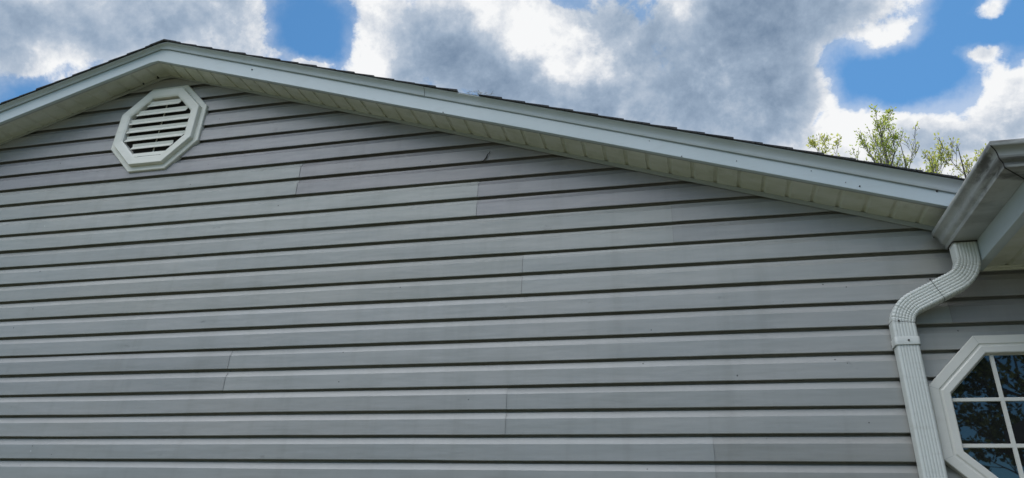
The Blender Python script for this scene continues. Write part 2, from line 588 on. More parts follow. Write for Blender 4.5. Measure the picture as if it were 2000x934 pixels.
PROF = [  # (height in the course, distance out from the wall)
    (0.020, 0.0165), (0.0012, 0.0165), (0.000, 0.0180), (0.0018, 0.0198), (0.0032, 0.0202), (0.0725, 0.0198), (0.0738, 0.0192),
    (0.0820, 0.0140), (0.0900, 0.0100), (0.0970, 0.0078), (0.1020, 0.0070), (0.1027, -0.0120), (0.140, -0.0120)]
JOINTS = {  # lower course of a two-course panel -> x of its laps; tone of each piece
    -17: [(-4.6)], -15: [0.9, -2.9], -13: [-5.2, -0.6], -11: [1.6], -9: [-3.4, 0.3], -7: [-1.6], -5: [-5.1, 1.9], -3: [-3.9, -0.4],
    -1: [0.096], 1: [-0.82, 2.9], 3: [-2.335, 1.9], 5: [-5.4, 1.116], 7: [-0.766, -5.6], 9: [-0.015, -4.9], 11: [-1.03], 13: [-2.133],
    15: [], 17: [], 19: [], 21: []}
TONES = {13: [(1.02, 1.05, 1.02), (0.88, 0.84, 0.88)], 11: [(1.07, 1.10, 1.07), (0.90, 0.87, 0.92)], 9: [(1.06, 1.07, 1.06), (1.05, 1.07, 1.05), (0.95, 0.95, 0.955)],
         7: [(1.0, 1.01, 1.0), (1.02, 1.03, 1.0), (1.05, 1.065, 1.05)], 15: [(0.89, 0.865, 0.92)], 17: [(0.93, 0.91, 0.95)], 19: [(0.96, 0.95, 0.98)], 21: [(0.97, 0.96, 0.98)],
         5: [(1.0, 0.98, 1.0), (1.05, 1.06, 1.06), (0.90, 0.875, 0.915)], 3: [(0.95, 0.955, 0.96), (1.05, 1.06, 1.06), (0.93, 0.9, 0.94)],
         1: [(1.0, 1.0, 1.0), (0.97, 0.985, 0.985), (0.93, 0.9, 0.94)], -1: [(0.97, 0.99, 1.0), (0.88, 0.88, 0.865)]}
LAPS = {(7, -0.766): 0.5, (11, -1.03): 0.80, (9, -0.015): 0.66, (-1, 0.096): 0.66, (5, 1.116): 0.6, (3, -2.335): 1.0, (13, -2.133): 0.97, (1, -0.82): 0.93}
rnd = random.Random(3)
sid = M()
for k in range(-17, 22):
    z = k * H
    if z >= 2.51:
        break
    pair = k if k % 2 else k - 1
    x0, x1 = XL, XR
    if z > 0.86:
        x1 = (1.403 - z) / 0.3405
    zl = 3.598 + 0.3342 * XL
    if z > zl:
        x0 = (z - 3.598) / 0.3342
    js = [x0] + [j for j in sorted(JOINTS.get(pair, [])) if x0 < j < x1] + [x1]
    tones = TONES.get(pair)
    nj = len(sorted(JOINTS.get(pair, [])))
    skip = len([j for j in JOINTS.get(pair, []) if j <= x0])
    for i in range(len(js) - 1):
        a, b = js[i], js[i + 1]
        if tones:
            tn = tones[min(i + skip, len(tones) - 1)]
        else:
            v = rnd.uniform(0.93, 1.05)
            tn = (v, v * rnd.uniform(0.98, 1.01), v)
        tv = 1.0 + 0.022 * (((k * 7919) % 5) - 2) / 2
        tn = tuple(q * tv for q in tn)
        lap = 0.0 if (i % 2 == 0) else -0.0022
        aa = a - (0.02 if i > 0 and lap < 0 else 0)
        bb = b + (0.02 if i < len(js) - 2 and lap < 0 else 0)
        n = max(2, int((bb - aa) / 0.09))
        rows = []
        for s in range(n + 1):
            x = aa + (bb - aa) * s / n
            wob = 0.0030 * nz(x * 0.8, k * 3.1) + 0.0012 * nz(x * 2.6, k * 5.7)
            bow = 0.0026 * nz(x * 0.8 + 40, pair * 1.7) + 0.0011 * nz(x * 2.9, k * 2.3 + 9)
            belly = 0.0016 * nz(x * 1.7 + 11, k * 4.4)
            row = []
            for (hz, d) in PROF:
                dd = d + lap + (bow if d > 0.004 else 0) + (belly if 0.01 < hz < 0.075 else 0)
                row.append((x, -dd, z + hz + wob * (1 if hz < 0.03 else 0.6)))
            rows.append(row)
        sid.grid([list(r) for r in rows], tn)
        for end, sgn in ((rows[0], 1), (rows[-1], -1)):      # cut ends of the panel
            n0 = len(sid.v)
            ins = [(p[0], p[1] + 0.0035, p[2]) for p in end]
            sid.grid([end, ins], tn)
        if i > 0:
            st_ = LAPS.get((pair, round(a, 3)), 0.72)
            bw = 0.0026 * nz(a * 0.8 + 40, pair * 1.7) + 0.0011 * nz(a * 2.9, k * 2.3 + 9)
            bl = 0.0016 * nz(a * 1.7 + 11, k * 4.4)
            hw = 0.0012 if st_ < 0.6 else 0.0007
            row = []
            for w in (-hw, hw):
                row.append([(a + w, -(d + bw + 0.0006 + (bl if 0.01 < hz < 0.075 else 0)), z + hz) for (hz, d) in PROF[2:10]])
            sid.grid(row, (st_, st_ * 0.97, st_ * 0.94))
wall_o = sid.build('siding', SIDING, house, smooth=15)

# sheathing, side walls and back wall
w = M()
zb = -Z0
ze = 3.598 + 0.3342 * XL
YB = 9.0
prof = [(XL, zb), (XR, zb), (XR, 0.86), (1.55, 0.86), (WA, wline(WA) + 0.02), (XL, ze + 0.02)]
nn = len(prof)
w.add([(x, 0.020, z) for x, z in prof] + [(x, YB, z) for x, z in prof],
      [tuple(range(nn)), tuple(range(2 * nn - 1, nn - 1, -1))] + [(i, i + nn, (i + 1) % nn + nn, (i + 1) % nn) for i in range(nn)])
w.build('wall', SHEATH, house)
for x in (XL, XR):
    cp = M()
    cp.box((x - 0.035, -0.03, zb + 0.15), (x + 0.035, 0.04, SOF if x > 0 else ze - 0.02))
    cp.build('corner_post', WINF, house)
fd = M()
fd.box((XL + 0.02, -0.003, zb - 0.3), (XR - 0.02, 0.2, -17 * H + 0.012))
fd.build('foundation', make_flat('concrete_foundation', (0.33, 0.32, 0.30), 0.9, 6.0, 0.2, 0.003), house)

# ---- rake soffit: boards across the overhang
XE = 1.26          # lower right end of the gable overhang
XLE = -7.95        # lower left end


def boards(xa, xb, step=0.1075):
    """positions along x with groove offsets (x, up)"""
    sgn = 1 if xb > xa else -1
    out = []
    x = xa
    while (x - xb) * sgn < 0:
        for (dx, up) in ((0.0, 0.0), (0.084, 0.0010), (0.0875, 0.0085), (0.0975, 0.0085), (0.1065, 0.0004)):
            out.append((x + sgn * dx, up))
        x += sgn * step
    return out


for (xa, xb, tt) in ((SA, XE, 0), (SA, XLE, 1)):
    sf = M()
    rows = []
    for (x, up) in boards(xa, xb):
        ys = [(-0.203, 0.0), (-0.10, 0.5), (-0.004, 1.0)]
        sag = 0.0012 * nz(x * 2.0, 5.5)
        rows.append([(x + (WA - SA) * f * (1 if abs(x - xa) < 0.5 else 0), y, (sline(x) * (1 - f) + wline(x) * f) + up + sag + 0.004) for y, f in ys])
    sf.grid(rows)
    so_ = sf.build('rake_soffit', SOFFIT, house)

# F-channel along the fascia and J-channel at the wall
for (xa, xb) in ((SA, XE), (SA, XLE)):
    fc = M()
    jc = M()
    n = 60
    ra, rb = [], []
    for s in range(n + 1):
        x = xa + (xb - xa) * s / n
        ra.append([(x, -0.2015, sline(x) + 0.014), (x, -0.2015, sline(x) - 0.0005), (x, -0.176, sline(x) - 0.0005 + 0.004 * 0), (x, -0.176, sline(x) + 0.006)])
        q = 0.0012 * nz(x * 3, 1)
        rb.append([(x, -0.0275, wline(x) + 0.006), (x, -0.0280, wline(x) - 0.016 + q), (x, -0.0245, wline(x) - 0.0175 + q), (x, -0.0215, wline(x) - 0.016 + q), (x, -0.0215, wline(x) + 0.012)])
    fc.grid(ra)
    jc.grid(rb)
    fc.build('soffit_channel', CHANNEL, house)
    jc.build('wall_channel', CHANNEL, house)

# ---- rake fascia and upper trim
for side in (0, 1):
    xa, xb = (-3.205, XE) if side == 0 else (-3.205, XLE)
    segs = [(xa, -0.985), (-0.985, xb)] if side == 0 else [(xa, xb)]
    for i, (a, b) in enumerate(segs):
        fb = M()
        n = max(4, int(abs(b - a) / 0.06))
        rows = []
        for s in range(n + 1):
            x = a + (b - a) * s / n + (0.0 if s else 0.0)
            d = 0.0016 * nz(x * 1.6, 3.3) + (0.0012 if i else 0)
            q = 0.0012 * nz(x * 2.2, 8.1)
            zs, zt = sline(x), tline(x) + 0.012
            rows.append([(x, -0.186, zs - 0.001 + q), (x, -0.2015 - d, zs - 0.0015 + q), (x, -0.2035 - d, zs + 0.0005 + q), (x, -0.203 - d * 1.4, zs + 0.02 + q), (x, -0.2025 - d, zt - 0.03), (x, -0.202, zt + 0.01)])
        fb.grid(rows)
        fb.build('rake_fascia', FASCIA, house, smooth=35)
    segs = [(xa, -1.318), (-1.318, xb)] if side == 0 else [(xa, xb)]
    for i, (a, b) in enumerate(segs):
        tb = M()
        n = max(4, int(abs(b - a) / 0.06))
        rows = []
        over = 0.0 if i else 0.0018
        for s in range(n + 1):
            x = a + (b - a) * s / n
            d = 0.002 * nz(x * 1.3 + 5, 6.3) + over
            q = 0.0015 * nz(x * 1.9, 2.1)
            zt, zg = tline(x), gline(x) + 0.0012 * nz(x * 3.3, 4)
            hgt = zg - zt
            rows.append([(x, -0.2055, zt - 0.001 + q), (x, -0.2105 - d, zt - 0.002 + q), (x, -0.2125 - d, zt + 0.001 + q), (x, -0.2135 - d, zt + 0.25 * hgt),
                         (x, -0.2165 - d, zt + 0.5 * hgt), (x, -0.2225 - d, zt + 0.75 * hgt), (x, -0.2315 - d, zg - 0.003), (x, -0.2355 - d, zg - 0.001), (x, -0.236 - d, zg + 0.003), (x, -0.19, zg + 0.004)])
        tb.grid(rows)
        tb.build('rake_trim', TRIM, house, smooth=35)
        if over:
            end = rows[-1]
            e2 = [(p[0] + 0.0016, p[1] + 0.0012, p[2]) for p in end]
            sm = M()
            sm.grid([end[1:9], e2[1:9]])
            sm.build('trim_lap_line', DIRT, house)

# ---- main roof: shingle courses stepping down each slope
YF = -0.247


def slab(m, x0, z0, x1, z1, y0, y1, th, jit):
    """thin wedge from upslope (x0,z0) to downslope (x1,z1)"""
    m.hexa([(x0, y0, z0), (x1, y0 + jit, z1), (x1, y1, z1), (x0, y1, z0), (x0, y0, z0 + th[0]), (x1, y0 + jit, z1 + th[1]), (x1, y1, z1 + th[1]), (x0, y1, z0 + th[0])])


for side in (0, 1):
    rf = M()
    xb = 1.40 if side == 0 else XLE - 0.02
    sg = 1 if side == 0 else -1
    x = -3.166
    c = 0
    while (x - xb) * sg < 0:
        xn = x + sg * 0.128
        if (xn - xb) * sg > 0:
            xn = xb
        jit = 0.006 * nz(c * 1.37, 2 + side * 9)
        yf = YF + 0.004 * nz(c * 0.9, 7)
        th0, th1 = 0.0035, 0.0105 + 0.003 * nz(c * 2.1, side)
        if side == 0 and c == 16:
            th1 = 0.004
            yf += 0.014
        z0, z1 = gline(x) + 0.0042, gline(xn) + 0.0042
        slab(rf, x, z0, xn + sg * 0.004, z1 - 0.0012, yf, YB + 0.25, (th0, th1), jit)
        x = xn
        c += 1
    # deck underneath, kept behind the fascia
    xs = (-3.166, xb)
    rf.hexa([(xs[0], -0.196, gline(xs[0]) - 0.05), (xs[1], -0.196, gline(xs[1]) - 0.05), (xs[1], YB + 0.2, gline(xs[1]) - 0.05), (xs[0], YB + 0.2, gline(xs[0]) - 0.05),
             (xs[0], -0.196, gline(xs[0]) + 0.002), (xs[1], -0.196, gline(xs[1]) + 0.002), (xs[1], YB + 0.2, gline(xs[1]) + 0.002), (xs[0], YB + 0.2, gline(xs[0]) + 0.002)])
    rf.build('roof', SHINGLE, house)
rc = M()
y = YF - 0.002
c = 0
while y < YB + 0.2:
    prof_ = [(-3.166 + dx, gline(-3.166 + dx) + 0.0115) for dx in (-0.10, -0.05)] + [(-3.166, gline(-3.166) + 0.0115)] + \
            [(-3.166 + dx, gline(-3.166 + dx) + 0.0115) for dx in (0.05, 0.10)]
    rows = [[(px_, yy, pz + lift) for px_, pz in prof_] for yy, lift in ((y, -0.006), (y, 0.003), (y + 0.15, 0.0))]
    rc.grid(rows)
    y += 0.145
    c += 1
rc.build('ridge_cap', SHINGLE, house)

# ---- right eave: hip roof wing with level soffit, fascia and gutter
GX, GY = 1.238, -0.664       # fascia corner
GE = -0.072                  # gutter end by the wall
hip = M()
ex, ey, ez, sl = 1.118, -0.786, 0.984, 0.3354
rx = 4.6
rz = ez + sl * (rx - ex)
ry = ey + (rx - ex)
th = 0.012
for (zo) in (0.0,):
    top = [(ex, ey, ez), (rx, ry, rz), (rx, YB, rz), (ex, YB, ez), (8.1, ey, ez), (8.1, YB, ez)]
    bot = [(x, y, z - th) for x, y, z in top]
    hip.add(top + bot, [(0, 1, 2, 3), (0, 4, 1), (4, 5, 2, 1), (6, 9, 8, 7), (6, 7, 10), (10, 7, 8, 11), (0, 3, 9, 6), (0, 6, 10, 4), (4, 10, 11, 5)])
hip.build('hip_roof', SHINGLE, house)

fz0, fz1 = 0.800, 0.966


def around(profile, y_start, x_end, cx, cy):
    """sweep an (outward, z) outline from the wall end, round the corner, then along the front"""
    rows = []
    ys = [y_start + (cy - y_start) * i / 8 for i in range(8)]
    for y in ys:
        rows.append([(cx - o, y, z + 0.0008 * nz(y * 3, z * 9)) for o, z in profile])
    rows.append([(cx - o, cy - o, z) for o, z in profile])
    for i in range(1, 12):
        x = cx + (x_end - cx) * i / 11
        rows.append([(x, cy - o, z) for o, z in profile])
    return rows


fa = M()
fa.grid(around([(0.002, fz1 + 0.02), (0.0, fz0 + 0.012), (-0.0012, fz0 + 0.0015), (-0.003, fz0), (-0.040, fz0), (-0.042, fz0 + 0.002), (-0.042, SOF + 0.002)], -0.0215, 8.0, GX, GY))
fa.build('eave_fascia', FASCIA, house, smooth=40)

es = M()
rows = []
x = GX + 0.038
while x < 8.0:
    for (dx, up) in ((0.0, 0.0), (0.083, 0.001), (0.0855, 0.009), (0.0985, 0.009), (0.1065, 0.0)):
        rows.append([(x + dx, yy, SOF + up) for yy in (GY + 0.036, GY / 2, -0.002)])
    x += 0.1075
es.grid(rows)
es.build('eave_soffit', SOFFIT, house)
ej = M()
ej.grid([[(xx, -0.0345, SOF + 0.003), (xx, -0.035, SOF - 0.004), (xx, -0.030, SOF - 0.006), (xx, -0.0245, SOF - 0.006), (xx, -0.0242, SOF - 0.014), (xx, -0.0215, SOF - 0.015), (xx, -0.0215, SOF + 0.003)] for xx in (GX + 0.04, 2.2, 3.4, XR)])
ej.build('wall_channel', SOFFIT, house)
ed = M()
ed.box((1.62, GY - 0.09 + 0.09, 0.9), (8.0, 0.0, 0.965))

# unseen wing farther right, added to block light from the right-hand corner
wg = M()
wg.box((3.32, -4.2, zb), (7.9, 0.0, SOF))
wg.build('added_wing_wall', SHEATH, house)
wg = M()
for k in range(-17, 7):
    v = rnd.uniform(0.95, 1.04)
    wg.grid([[(3.31 - d - 0.001 * nz(y_ * 0.9, k), y_, k * H + hz) for (hz, d) in PROF] for y_ in [-4.2 + 0.2 * q for q in range(21)]], (v, v, v))
wg.build('added_wing_siding', SIDING, house, smooth=15)
wr = M()
wr.add([(2.9, -4.6, 0.99), (8.3, -4.6, 0.99), (5.6, -1.9, 1.9), (5.6, 2.0, 1.9), (2.9, 2.0, 0.99), (8.3, 2.0, 0.99), (2.9, -4.6, 0.83), (8.3, -4.6, 0.83), (8.3, -0.8, 0.83), (2.9, -0.8, 0.83)],
       [(0, 1, 2), (0, 2, 3, 4), (1, 5, 3, 2), (6, 9, 8, 7), (0, 6, 7, 1), (0, 4, 9, 6)])
wr.build('added_wing_roof', SHINGLE, house)

# K-style gutter
GB = 0.890
KP = [(0.0, GB + 0.088), (0.0, GB + 0.001), (0.002, GB), (0.094, GB), (0.0975, GB + 0.001), (0.0990, GB + 0.004), (0.0990, GB + 0.0150), (0.0998, GB + 0.0175), (0.1030, GB + 0.0200),
      (0.1090, GB + 0.0240), (0.1130, GB + 0.0280), (0.1150, GB + 0.0330), (0.1158, GB + 0.0390), (0.1166, GB + 0.0460), (0.1185, GB + 0.0520), (0.1225, GB + 0.0575), (0.1290, GB + 0.0625), (0.1350, GB + 0.0655),
      (0.1385, GB + 0.0675), (0.1397, GB + 0.0695), (0.1399, GB + 0.0850), (0.1380, GB + 0.0880), (0.131, GB + 0.0880), (0.1305, GB + 0.080)]
gt = M()
gt.grid(around(KP, GE, 8.0, GX, GY))
gt.grid(around([(o - 0.0015 if o > 0.05 else o + 0.0015, z + 0.0015) for o, z in KP[:-1]], GE, 8.0, GX, GY))
gut = gt.build('gutter', GUTTER, house, smooth=40)
ec = M()
cap_prof = [(0.0, GB + 0.0885)] + [(o * 1.012, z - 0.0012) for o, z in KP[1:-1]]
n0 = len(cap_prof)
ec.add([(GX - o, GE + 0.0015, z) for o, z in cap_prof] + [(GX - o, GE - 0.0065, z) for o, z in cap_prof],
       [tuple(range(n0))] + [(i, i + n0, (i + 1) % n0 + n0, (i + 1) % n0) for i in range(n0 - 1)])
ec.build('end_cap', make_white('end_cap_metal', (0.30, 0.30, 0.28), 0.8, (0.10, 0.09, 0.08), 0.6), gut)
# mitre box at the corner, a slightly larger skin
mb = M()
off = 0.0016
outer = [(o + (off if o > 0.03 else 0), z - (off if z < GB + 0.01 else 0)) for o, z in KP[2:-2]]
rows = [[(GX - o, GY + 0.16, z) for o, z in outer], [(GX - o, GY - o, z) for o, z in outer], [(GX + 0.17, GY - o, z) for o, z in outer]]
mb.grid(rows)
mb.build('gutter_corner', GUTTER, gut, smooth=40)
bead = M()
bead.tube([(GX - o - 0.002, GY - o - 0.002, z - (0.002 if z < GB + 0.01 else 0)) for o, z in KP[2:-4]], 0.0022, 5)
bead.build('corner_sealant', DIRT, gut)
for o in (gut,):
    pass

# ---- downspout
PW, PD = 0.092, 0.066
path_ctrl = [Vector((1.190, -0.118, GB - 0.004)), Vector((1.190, -0.118, 0.748)), Vector((0.909, -0.0545, 0.622)), Vector((0.909, -0.0545, 0.462))]


def fillet(pts, rads, n=14):
    out = [(pts[0], 0)]
    for i in range(1, len(pts) - 1):
        p, a, b = pts[i], (pts[i - 1] - pts[i]).normalized(), (pts[i + 1] - pts[i]).normalized()
        ang = a.angle(b)
        tl = rads[i - 1] / math.tan(ang / 2)
        cdir = (a + b).normalized()
        cc = p + cdir * (rads[i - 1] / math.sin(ang / 2))
        s0, s1 = p + a * tl - cc, p + b * tl - cc
        om = s0.angle(s1)
        for k in range(n + 1):
            f = k / n
            v = (s0 * math.sin((1 - f) * om) + s1 * math.sin(f * om)) / math.sin(om)
            out.append((cc + v, 1))
    out.append((pts[-1], 0))
    return out


def section(w, d, flutes=True, s=0.0):
    """rounded rectangle (u right, v out) with ribs in its front and side faces"""
    pts = []
    r = 0.010
    cors = [(w / 2 - r, d / 2 - r, 0), (-w / 2 + r, d / 2 - r, 90), (-w / 2 + r, -d / 2 + r, 180), (w / 2 - r, -d / 2 + r, 270)]

    def rib(p0, p1, n, nrm):
        for i in range(1, n * 6):
            f = i / (n * 6)
            e = 0.0 if not flutes else 0.0023 * (0.5 + 0.5 * math.cos(2 * math.pi * (f * n - 0.5))) ** 6 * (1 - s)
            pts.append((p0[0] + (p1[0] - p0[0]) * f - nrm[0] * e, p0[1] + (p1[1] - p0[1]) * f - nrm[1] * e))
    for i, (cx, cy, a0) in enumerate(cors):
        for k in range(5):
            a = R(a0 + 90 * k / 4)
            pts.append((cx + r * math.cos(a), cy + r * math.sin(a)))
        nx, ny, na = cors[(i + 1) % 4]
        a = R(a0 + 90)
        nrm = (math.cos(a), math.sin(a))
        rib((cx + r * nrm[0], cy + r * nrm[1]), (nx + r * nrm[0], ny + r * nrm[1]), 6 if i % 2 == 0 else 3, nrm)
    return pts


def sweep(pts, w, d, scale=None, flutes=True):
    rows = []
    front = Vector((0, -1, 0))
    for i, p in enumerate(pts):
        a, b = pts[max(i - 1, 0)], pts[min(i + 1, len(pts) - 1)]
        dr = (b - a).normalized()
        v = (front - dr * front.dot(dr)).normalized()
        u = v.cross(dr).normalized()
        sc_ = scale[i] if scale else 1.0
        rows.append([p + u * (a_ * sc_) + v * (b_ * sc_) for a_, b_ in section(w, d, flutes)])
    return rows


def resample(seq, step):
    out = [seq[0][0]]
    flag = [seq[0][1]]
    for (a, fa_), (b, fb_) in zip(seq, seq[1:]):
        L = (b - a).length
        n = max(1, int(L / step))
        for k in range(1, n + 1):
            out.append(a.lerp(b, k / n))
            flag.append(fa_ and fb_)
    return out, flag


el_pts, flags = resample(fillet(path_ctrl, [0.112, 0.105]), 0.0022)
scl = []
acc = 0.0
for i, p in enumerate(el_pts):
    acc += (p - el_pts[i - 1]).length if i else 0
    amp = 0.0
    if flags[i]:
        amp = 1.0
    near = min(1.0, sum(flags[max(0, i - 4):i + 5]) / 9.0)
    ph = (acc % 0.0125) / 0.0125
    scl.append(1.0 - 0.065 * near * (max(0.0, math.cos(2 * math.pi * ph)) ** 3))
ds = M()
ds.grid(sweep(el_pts, PW, PD, scl), closed=True)
down = ds.build('downspout', PIPE, house, smooth=50)
# straight length below
lp = [Vector((0.909, -0.0545, 0.500 - 0.05 * i)) for i in range(50)]
dl = M()
dl.grid(sweep(lp, PW - 0.004, PD - 0.004), closed=True)
dl.build('lower_pipe', PIPE, down, smooth=50)
st = M()
sp = [Vector((0.909, -0.0545, z)) for z in (0.4975, 0.4965, 0.4670, 0.4635)]
rows = sweep(sp, PW + 0.006, PD + 0.006, [0.985, 1.0, 1.0, 0.992], False)
st.grid(rows, closed=True)
st.build('strap', PIPE, down, smooth=50)
for (i0, wdt) in ((int(len(el_pts) * 0.475), 0.0012), (len(el_pts) - 46, 0.0012)):
    sj = M()
    seg = [el_pts[i0], el_pts[i0] + (el_pts[i0 + 1] - el_pts[i0]).normalized() * 0.0018]
    sj.grid(sweep(seg, PW + 0.0012, PD + 0.0012), closed=True)
    sj.build('joint_line', DIRT, down)
for (x, y, z) in ((0.912, -0.0915, 0.481), (0.890, -0.0885, 0.567), (1.035, -0.118, 0.735)):
    rv = M()
    rv.tube([(x, y, z), (x, y - 0.004, z)], [0.0042, 0.003], 8)
    rv.build('rivet', SCREW, down)
ol = M()
ol.grid(sweep([Vector((1.19, -0.118, GB - 0.001)), Vector((1.19, -0.118, GB - 0.007))], PW + 0.008, PD + 0.008, None, False), closed=True)
ol.build('outlet_rim', DIRT, down)


# ---- octagons
def octo(cx, cz, r, y, n=8):
    """regular octagon with flats at distance r"""
    R_ = r / math.cos(math.pi / 8)
    return [(cx + R_ * math.cos(math.pi / 8 + i * math.pi / 4), y, cz + R_ * math.sin(math.pi / 8 + i * math.pi / 4)) for i in range(8)]


# gable vent
vx, vz = -3.213, 2.073
vf = M()
rings = [(vx, vz, 0.322, -0.004), (vx, vz, 0.3225, -0.030), (vx, vz, 0.319, -0.034), (vx, vz, 0.291, -0.0345), (vx, vz, 0.2885, -0.033), (vx, vz, 0.2865, -0.056), (vx, vz, 0.283, -0.060),
         (vx - 0.002, vz, 0.239, -0.055), (vx - 0.002, vz, 0.228, -0.050), (vx - 0.002, vz, 0.222, -0.021)]
vf.grid([octo(*q) for q in rings], closed=True)
vent = vf.build('gable_vent', VENT, house)
bk = M()
bk.add(octo(vx, vz, 0.224, -0.0225), [tuple(range(8))])
bk.build('screen', DARK_M, vent)


def half(z, r=0.2235):
    dz = abs(z - vz)
    if dz > r: return 0
    lim = r * math.tan(math.pi / 8)
    return r if dz < lim else r - (dz - lim)


lv = M()
P_L = 0.0655
for i in range(7):
    zf = vz - 0.163 + P_L * i      # front lip height
    def sect(x, zf=zf):
        return [(x, -0.0485, zf - 0.002), (x, -0.0500, zf), (x, -0.0495, zf + 0.004), (x, -0.0365, zf + 0.024), (x, -0.0355, zf + 0.0260), (x, -0.0400, zf + 0.0440), (x, -0.0385, zf + 0.0445), (x, -0.0335, zf + 0.0255), (x, -0.0480, zf - 0.001)]
    hb = min(half(zf - 0.002), half(zf + 0.03)) - 0.001
    if hb < 0.02: continue
    lv.grid([sect(vx - 0.002 + s_ * hb) for s_ in (-1, -0.5, 0, 0.5, 1)])
lv.grid([[(vx - 0.002 + s_ * 0.12, -0.0480, vz - 0.224), (vx - 0.002 + s_ * 0.12, -0.0440, vz - 0.196), (vx - 0.002 + s_ * 0.12, -0.03, vz - 0.197)] for s_ in (-1, 1)])
lv.build('louver', VENT, vent, smooth=30)
bar = M()
bar.box((vx + 0.004, -0.0285, vz - 0.205), (vx + 0.011, -0.0240, vz + 0.18))
bar.build('centre_bar', VENT, vent)

# octagonal window
wx, wz = 1.315, 0.153
wf = M()
rings = [(wx, wz, 0.352, -0.006), (wx, wz, 0.3525, -0.043), (wx, wz, 0.350, -0.0455), (wx, wz, 0.318, -0.0475), (wx, wz, 0.3145, -0.0445), (wx, wz, 0.309, -0.0440), (wx, wz, 0.303, -0.0485),
         (wx, wz, 0.281, -0.0500), (wx, wz, 0.2775, -0.0480), (wx, wz, 0.2725, -0.0270), (wx, wz, 0.2700, -0.0250)]
wf.grid([octo(*q) for q in rings], closed=True)
win = wf.build('window', WINF, house)
pn = M()
pn.add(octo(wx, wz, 0.271, -0.0262), [tuple(reversed(range(8)))])
pn.build('pane', GLASS, win)


def halfw(z, r=0.272):
    dz = abs(z)
    lim = r * math.tan(math.pi / 8)
    return r if dz < lim else r - (dz - lim)


mu = M()
for q in (-0.0905, 0.0905):
    hh = halfw(q)
    for (dz0, dz1) in ((-0.0085, 0.0085),):
        mu.grid([[(wx + s_, -0.0262, wz + q + dz0), (wx + s_, -0.0315, wz + q + dz0 + 0.002), (wx + s_, -0.0315, wz + q + dz1 - 0.002), (wx + s_, -0.0262, wz + q + dz1)] for s_ in (-hh, hh)])
        mu.grid([[(wx + q + dz0, -0.0262, wz + s_), (wx + q + dz0 + 0.002, -0.0319, wz + s_), (wx + q + dz1 - 0.002, -0.0319, wz + s_), (wx + q + dz1, -0.0262, wz + s_)] for s_ in (-hh, hh)])
mu.build('muntin', WINF, win)
for i in (2, 3, 4, 5):
    ms = M()
    a, b = octo(wx, wz, 0.3495, -0.0459)[i], octo(wx, wz, 0.319, -0.0478)[i]
    d = Vector(b) - Vector(a)
    nrm = Vector((-d.z, 0, d.x)).normalized() * 0.0005
    ms.add([Vector(a) + nrm, Vector(b) + nrm, Vector(b) - nrm, Vector(a) - nrm], [(0, 1, 2, 3)])
    ms.build('trim_joint', CHANNEL, win)

# ---- screws / nail heads on the rake fascia (measured from the photo)
for (x, dz, rr) in ((1.112, 0.068, 0.0046), (0.81, 0.020, 0.0042), (0.755, 0.026, 0.0022), (-2.48, 0.060, 0.0050), (0.62, 0.055, 0.002), (0.30, 0.035, 0.0022), (-0.1, 0.06, 0.0018), (-1.2, 0.004, 0.003), (0.05, 0.004, 0.003)):
    z = sline(x) + dz
    sn = M()
    sn.tube([(x, -0.2030, z), (x, -0.2085, z)], [rr, rr * 0.7], 8)
    sn.build('nail_head', SCREW, house)

# ------------------------------------------------------------------ small loose things
tw = M()
pts = [(-0.972, -0.0235, 1.656), (-0.976, -0.024, 1.642), (-0.985, -0.0235, 1.636), (-0.989, -0.024, 1.622), (-0.997, -0.0235, 1.606), (-1.006, -0.023, 1.599), (-1.013, -0.022, 1.590)]
c0 = Vector((-0.99, -0.0235, 1.62))
tw.tube([Vector(p) - c0 for p in pts], [0.0010, 0.0022, 0.0016, 0.0032, 0.0030, 0.0022, 0.0010], 5)
o = tw.build('twig', TWIG, loc=c0 + Vector((0, 0, Z0)))
tag(o, 'tiny dark crooked twig stuck on the grey siding below the rake', 'twig')

sw_ = M()
rs = random.Random(9)
for i in range(80):
    x = rs.gauss(0, 0.045)
    y = rs.uniform(-0.012, 0.10)
    z = -0.3354 * x + rs.uniform(0.0, 0.012)
    a = rs.uniform(0, math.pi * 2)
    L = rs.uniform(0.015, 0.035)
    up = rs.uniform(-0.2, 0.7)
    sw_.tube([(x, y, z), (x + math.cos(a) * L * 0.5, y + math.sin(a) * L * 0.5, z + L * 0.5 * up), (x + math.cos(a) * L, y + math.sin(a) * L, z + L * up * 0.6)], [0.0009, 0.0008, 0.0004], 3)
xd = -0.985
o = sw_.build('dry_debris', STRAW, loc=(xd, YF, gline(xd) + 0.006 + Z0))
tag(o, 'small tuft of dry straw debris caught on the shingle edge of the roof', 'debris')


# ------------------------------------------------------------------ trees
def leaf_faces(mm, p, d, size, rs):
    """one folded leaf: two triangles pairs around a midrib"""
    d = d.normalized()
    s = d.cross(Vector((rs.uniform(-1, 1), rs.uniform(-1, 1), rs.uniform(-1, 1))))
    if s.length < 1e-3: return
    s.normalize()
    n = d.cross(s) * 0.18
    L, W = size, size * rs.uniform(0.45, 0.65)
    a, b = p, p + d * L
    m = p + d * L * 0.45
    l_, r2 = m + s * W * 0.5 + n * L, m - s * W * 0.5 + n * L
    mm.add([a, l_, b, r2], [(0, 1, 2), (0, 2, 3)])


